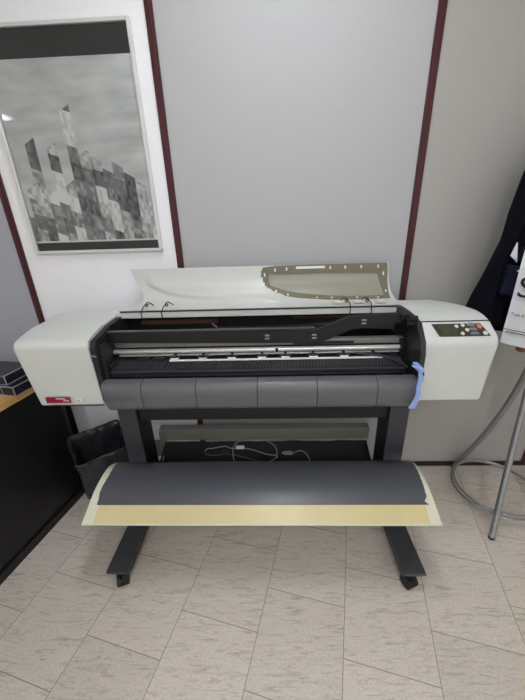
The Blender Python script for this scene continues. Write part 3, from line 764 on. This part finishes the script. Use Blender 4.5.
for a, b in zip(rr, rr[1:]):
    for i in range(n): bm.faces.new((a[i], a[(i+1) % n], b[(i+1) % n], b[i]))
bm.faces.new(rr[0]); bm.faces.new(rr[-1]); obj('tub', bm, M['black'], t, smooth=True)

# ------------------------------------------------------------------ coat stand
sx, sy = 1.08, 1.235
t = thing('coat_stand', 'chrome tubular coat stand with curved legs and floor ring on the right', 'coat stand', (sx, sy, 0))
for ang, R0_ in ((112, .215), (238, .262), (355, .235)):
    a = math.radians(ang); pts = []
    for k in range(25):
        z = .008+.80*k/24; r = .0095+(R0_-.0)*max(0, 1-z/.8)**(1.6 if ang != 238 else 1.45)
        pts.append((sx+r*math.cos(a), sy+r*math.sin(a), z))
    bm = bmesh.new(); tube(bm, pts, .0125, 16); lg = obj('leg', bm, M['chrome'], t, smooth=True)
    p0 = pts[0]; bm = bmesh.new(); tube(bm, [(p0[0], p0[1], 0), (p0[0], p0[1], .012)], .0132, 16); obj('foot_cap', bm, M['stand'], lg, smooth=True)
for z, r, rad in ((.060, .187, .0062), (.073, .178, .005)):
    bm = bmesh.new(); pts = [(sx+r*math.cos(2*PI*k/64), sy+r*math.sin(2*PI*k/64), z) for k in range(65)]; tube(bm, pts, rad, 10); obj('base_ring', bm, M['chrome'], t, smooth=True)
bm = bmesh.new(); tube(bm, [(sx, sy, .70), (sx, sy, 1.72)], .014, 16); obj('pole', bm, M['chrome'], t, smooth=True)
for ang, z in ((150, 1.60), (235, 1.52), (30, 1.60), (300, 1.60)):
    a = math.radians(ang); d = Vector((math.cos(a), math.sin(a), 0))
    bm = bmesh.new(); o0 = Vector((sx, sy, z-.06)); tube(bm, smooth_path([o0, o0+d*.06+Vector((0, 0, .01)), o0+d*.12+Vector((0, 0, .06))], 12), .006, 10)
    pg = obj('peg', bm, M['chrome'], t, smooth=True)
    bm = bmesh.new(); bmesh.ops.create_uvsphere(bm, u_segments=16, v_segments=10, radius=.016, matrix=Matrix.Translation(o0+d*.12+Vector((0, 0, .07)))); kb = obj('peg_knob', bm, M['wirered'], pg, smooth=True)
# low wooden tipped peg
bm = bmesh.new(); tube(bm, [(sx, sy, .775), (1.05, 1.245, .783), (1.025, 1.25, .791)], .005, 10); pg = obj('peg', bm, M['chrome'], t, smooth=True)
bm = bmesh.new(); tube(bm, [(1.034, 1.249, .789), (1.028, 1.25, .792), (1.014, 1.251, .798), (1.006, 1.252, .801), (1.002, 1.252, .803)], [.006, .011, .0125, .010, .004], 14); obj('peg_knob', bm, M['wirered'], pg, smooth=True)

# ------------------------------------------------------------------ jacket
def loft(bm, rows, seg=56, folds=(), closed=True):
    rings = []
    for k, (z, xl, xr, yc, hy, zl) in enumerate(rows):
        ring = []; cx, hx = (xl+xr)/2, (xr-xl)/2
        for i in range(seg):
            a = 2*PI*i/seg; c, s = math.cos(a), math.sin(a)
            e = 1
            for amp, fr, ph, tw in folds: e += amp*math.sin(fr*a+ph+tw*z)*(.35+.65*abs(s))
            zz = z+zl*c
            ring.append(bm.verts.new((cx+hx*c, yc+hy*s*e, zz)))
        rings.append(ring)
    for a, b in zip(rings, rings[1:]):
        for i in range(seg): bm.faces.new((a[i], a[(i+1) % seg], b[(i+1) % seg], b[i]))
    bm.faces.new(rings[0]); bm.faces.new(rings[-1])
def interp_rows(keys, n):
    out = []
    for k in range(n+1):
        z = keys[0][0]+(keys[-1][0]-keys[0][0])*k/n
        for a, b in zip(keys, keys[1:]):
            if b[0] <= z+1e-9 <= a[0]+2e-9:
                u = (z-a[0])/(b[0]-a[0]); u2 = u; out.append(tuple(a[j]+(b[j]-a[j])*u2 for j in range(6))); break
    return out
J = thing('jacket', 'dark navy jacket hanging on the chrome coat stand behind the printer', 'jacket', (1.05, 1.29, .95))
keys = [(1.60, 1.00, 1.16, 1.30, .035, 0), (1.54, .935, 1.23, 1.30, .05, 0), (1.45, .890, 1.27, 1.30, .06, 0), (1.32, .872, 1.29, 1.30, .065, 0), (1.20, .868, 1.29, 1.30, .065, 0), (1.10, .862, 1.28, 1.30, .065, .0), (.985, .868, 1.27, 1.30, .06, .0), (.87, .90, 1.25, 1.30, .055, 0)]
bm = bmesh.new(); loft(bm, interp_rows(keys, 50), 72, ((.16, 7, .3, 6), (.12, 11, 1.2, -9), (.08, 17, 0, 14))); obj('torso', bm, M['navy'], J, smooth=True, auto=80)
keys = [(1.50, .895, .965, 1.275, .03, 0), (1.45, .876, .975, 1.27, .038, 0), (1.37, .860, .970, 1.265, .042, 0), (1.318, .858, .960, 1.26, .042, 0), (1.268, .851, .95, 1.26, .042, .0), (1.226, .846, .925, 1.26, .040, .005), (1.17, .830, .895, 1.262, .038, .01), (1.11, .812, .90, 1.265, .04, .01), (1.04, .787, .915, 1.27, .042, .012), (.99, .772, .93, 1.27, .044, .02), (.925, .775, .955, 1.27, .04, .035)]
keys = [(z, a, b, y-.0, h, zl) for z, a, b, y, h, zl in keys]
bm = bmesh.new(); loft(bm, interp_rows(keys, 44), 64, ((.22, 5, .9, 10), (.14, 9, 2.2, -15), (.08, 15, 0, 22)))
for v in bm.verts:
    if v.co.z < .99: v.co.z -= .45*max(0, v.co.x-.79)*(.99-v.co.z+.03)/.08*.6
obj('sleeve', bm, M['navy'], J, smooth=True, auto=80)
# pocket with flap and snap buttons on the front
pm = Matrix.Translation((.880, 1.203, 1.085)) @ Matrix.Rotation(math.radians(-14), 4, 'Z') @ Matrix.Rotation(math.radians(6), 4, 'Y')
obj('pocket', B(-.030, .040, -.010, .03, -.05, .040, mtx=pm), M['navy2'], J, bevel=.008, seg=3)
obj('pocket_flap', B(-.034, .044, -.018, .028, .028, .056, mtx=pm), M['navy2'], J, bevel=.006, seg=3)
pm2 = Matrix.Translation((.898, 1.205, 1.185)) @ Matrix.Rotation(math.radians(-14), 4, 'Z') @ Matrix.Rotation(math.radians(4), 4, 'Y')
obj('pocket', B(-.012, .05, -.010, .03, -.03, .025, mtx=pm2), M['navy2'], J, bevel=.008, seg=3)
bm = bmesh.new()
for dx in (-.005, .015):
    bm = bmesh.new(); cyl(bm, pm @ Vector((dx, -.019, .042)), (0, 1, 0), .003, .004, 12); obj('snap_button', bm, M['steel'], J)
bm = bmesh.new(); a = [(.868, 1.212, 1.222), (.857, 1.212, 1.176), (.884, 1.212, 1.152)]
va = [bm.verts.new(p) for p in a]; vb = [bm.verts.new((p[0], p[1]+.006, p[2])) for p in a]; bm.faces.new(va); bm.faces.new(vb)
for i in range(3): bm.faces.new((va[i], va[(i+1) % 3], vb[(i+1) % 3], vb[i]))
obj('white_patch', bm, M['paperbag'], J)  # small white three-cornered patch between sleeve and pocket

# ------------------------------------------------------------------ white carrier bag
ba = math.radians(52); bu = Vector((math.cos(ba), -math.sin(ba), 0)); bn = Vector((-math.sin(ba), -math.cos(ba), 0))   # bn faces the camera
BMx = Matrix(((bu.x, -bn.x, 0, .876), (bu.y, -bn.y, 0, 1.181), (0, 0, 1, .857), (0, 0, 0, 1)))
t = thing('shopping_bag', 'white shopping bag with black lettering hanging in front of the jacket', 'bag', (1.0, 1.05, .857))
bm = bmesh.new(); nx, nz = 14, 16; g = {}
for s in (0, 1):
    for i in range(nx+1):
        for k in range(nz+1):
            u = .29*i/nx; z = .385*k/nz; b_ = .010*math.sin(PI*i/nx)*(1-.6*k/nz)+.0015*math.sin(i*1.3+k*.7)
            y = -b_ if s == 0 else .035*(1-k/nz)**.5+b_+.004
            if s == 1 and i in (0, nx): y = .03*(1-k/nz)**.5+.004
            g[s, i, k] = bm.verts.new(BMx @ Vector((u, y, z)))
for i in range(nx):
    for k in range(nz):
        for s in (0, 1): bm.faces.new((g[s, i, k], g[s, i+1, k], g[s, i+1, k+1], g[s, i, k+1]))
for k in range(nz):
    for i in (0, nx): bm.faces.new((g[0, i, k], g[0, i, k+1], g[1, i, k+1], g[1, i, k]))
for i in range(nx): bm.faces.new((g[0, i, 0], g[0, i+1, 0], g[1, i+1, 0], g[1, i, 0]))
bgm = obj('bag_body', bm, M['paperbag'], t, smooth=True, auto=50)
bm = bmesh.new()
for y in (.0, .01): tube(bm, smooth_path([BMx @ Vector(p) for p in ((.08, y, .378), (.11, y+.01, .50), (.145, y+.02, .64), (.18, y+.01, .50), (.21, y, .378))], 30), .003, 8)
obj('handle', bm, M['paperbag'], t, smooth=True)
TM = BMx @ Matrix.Rotation(PI/2, 4, 'X')
def bt(s, u, z, size, nm='lettering'): return text(nm, s, size, BMx @ Matrix.Translation((u, -.0135, z)) @ cm, M['ink'], bgm, .0006)
bt('SA', .012, .183, .105)
bt('- Tuas d a', .004, .114, .015)
for z, a, b_ in ((.058, .004, .25), (.049, .012, .27)):
    bm = bmesh.new(); box(bm, a, b_, -.0128, -.0098, z, z+.0016, mtx=BMx); obj('printed_line', bm, M['ink'], bgm)

# world: faint neutral fill inside a closed room
w = bpy.data.worlds.new('world'); sc.world = w; w.use_nodes = True
w.node_tree.nodes['Background'].inputs[0].default_value = (.8, .85, 1, 1); w.node_tree.nodes['Background'].inputs[1].default_value = .3
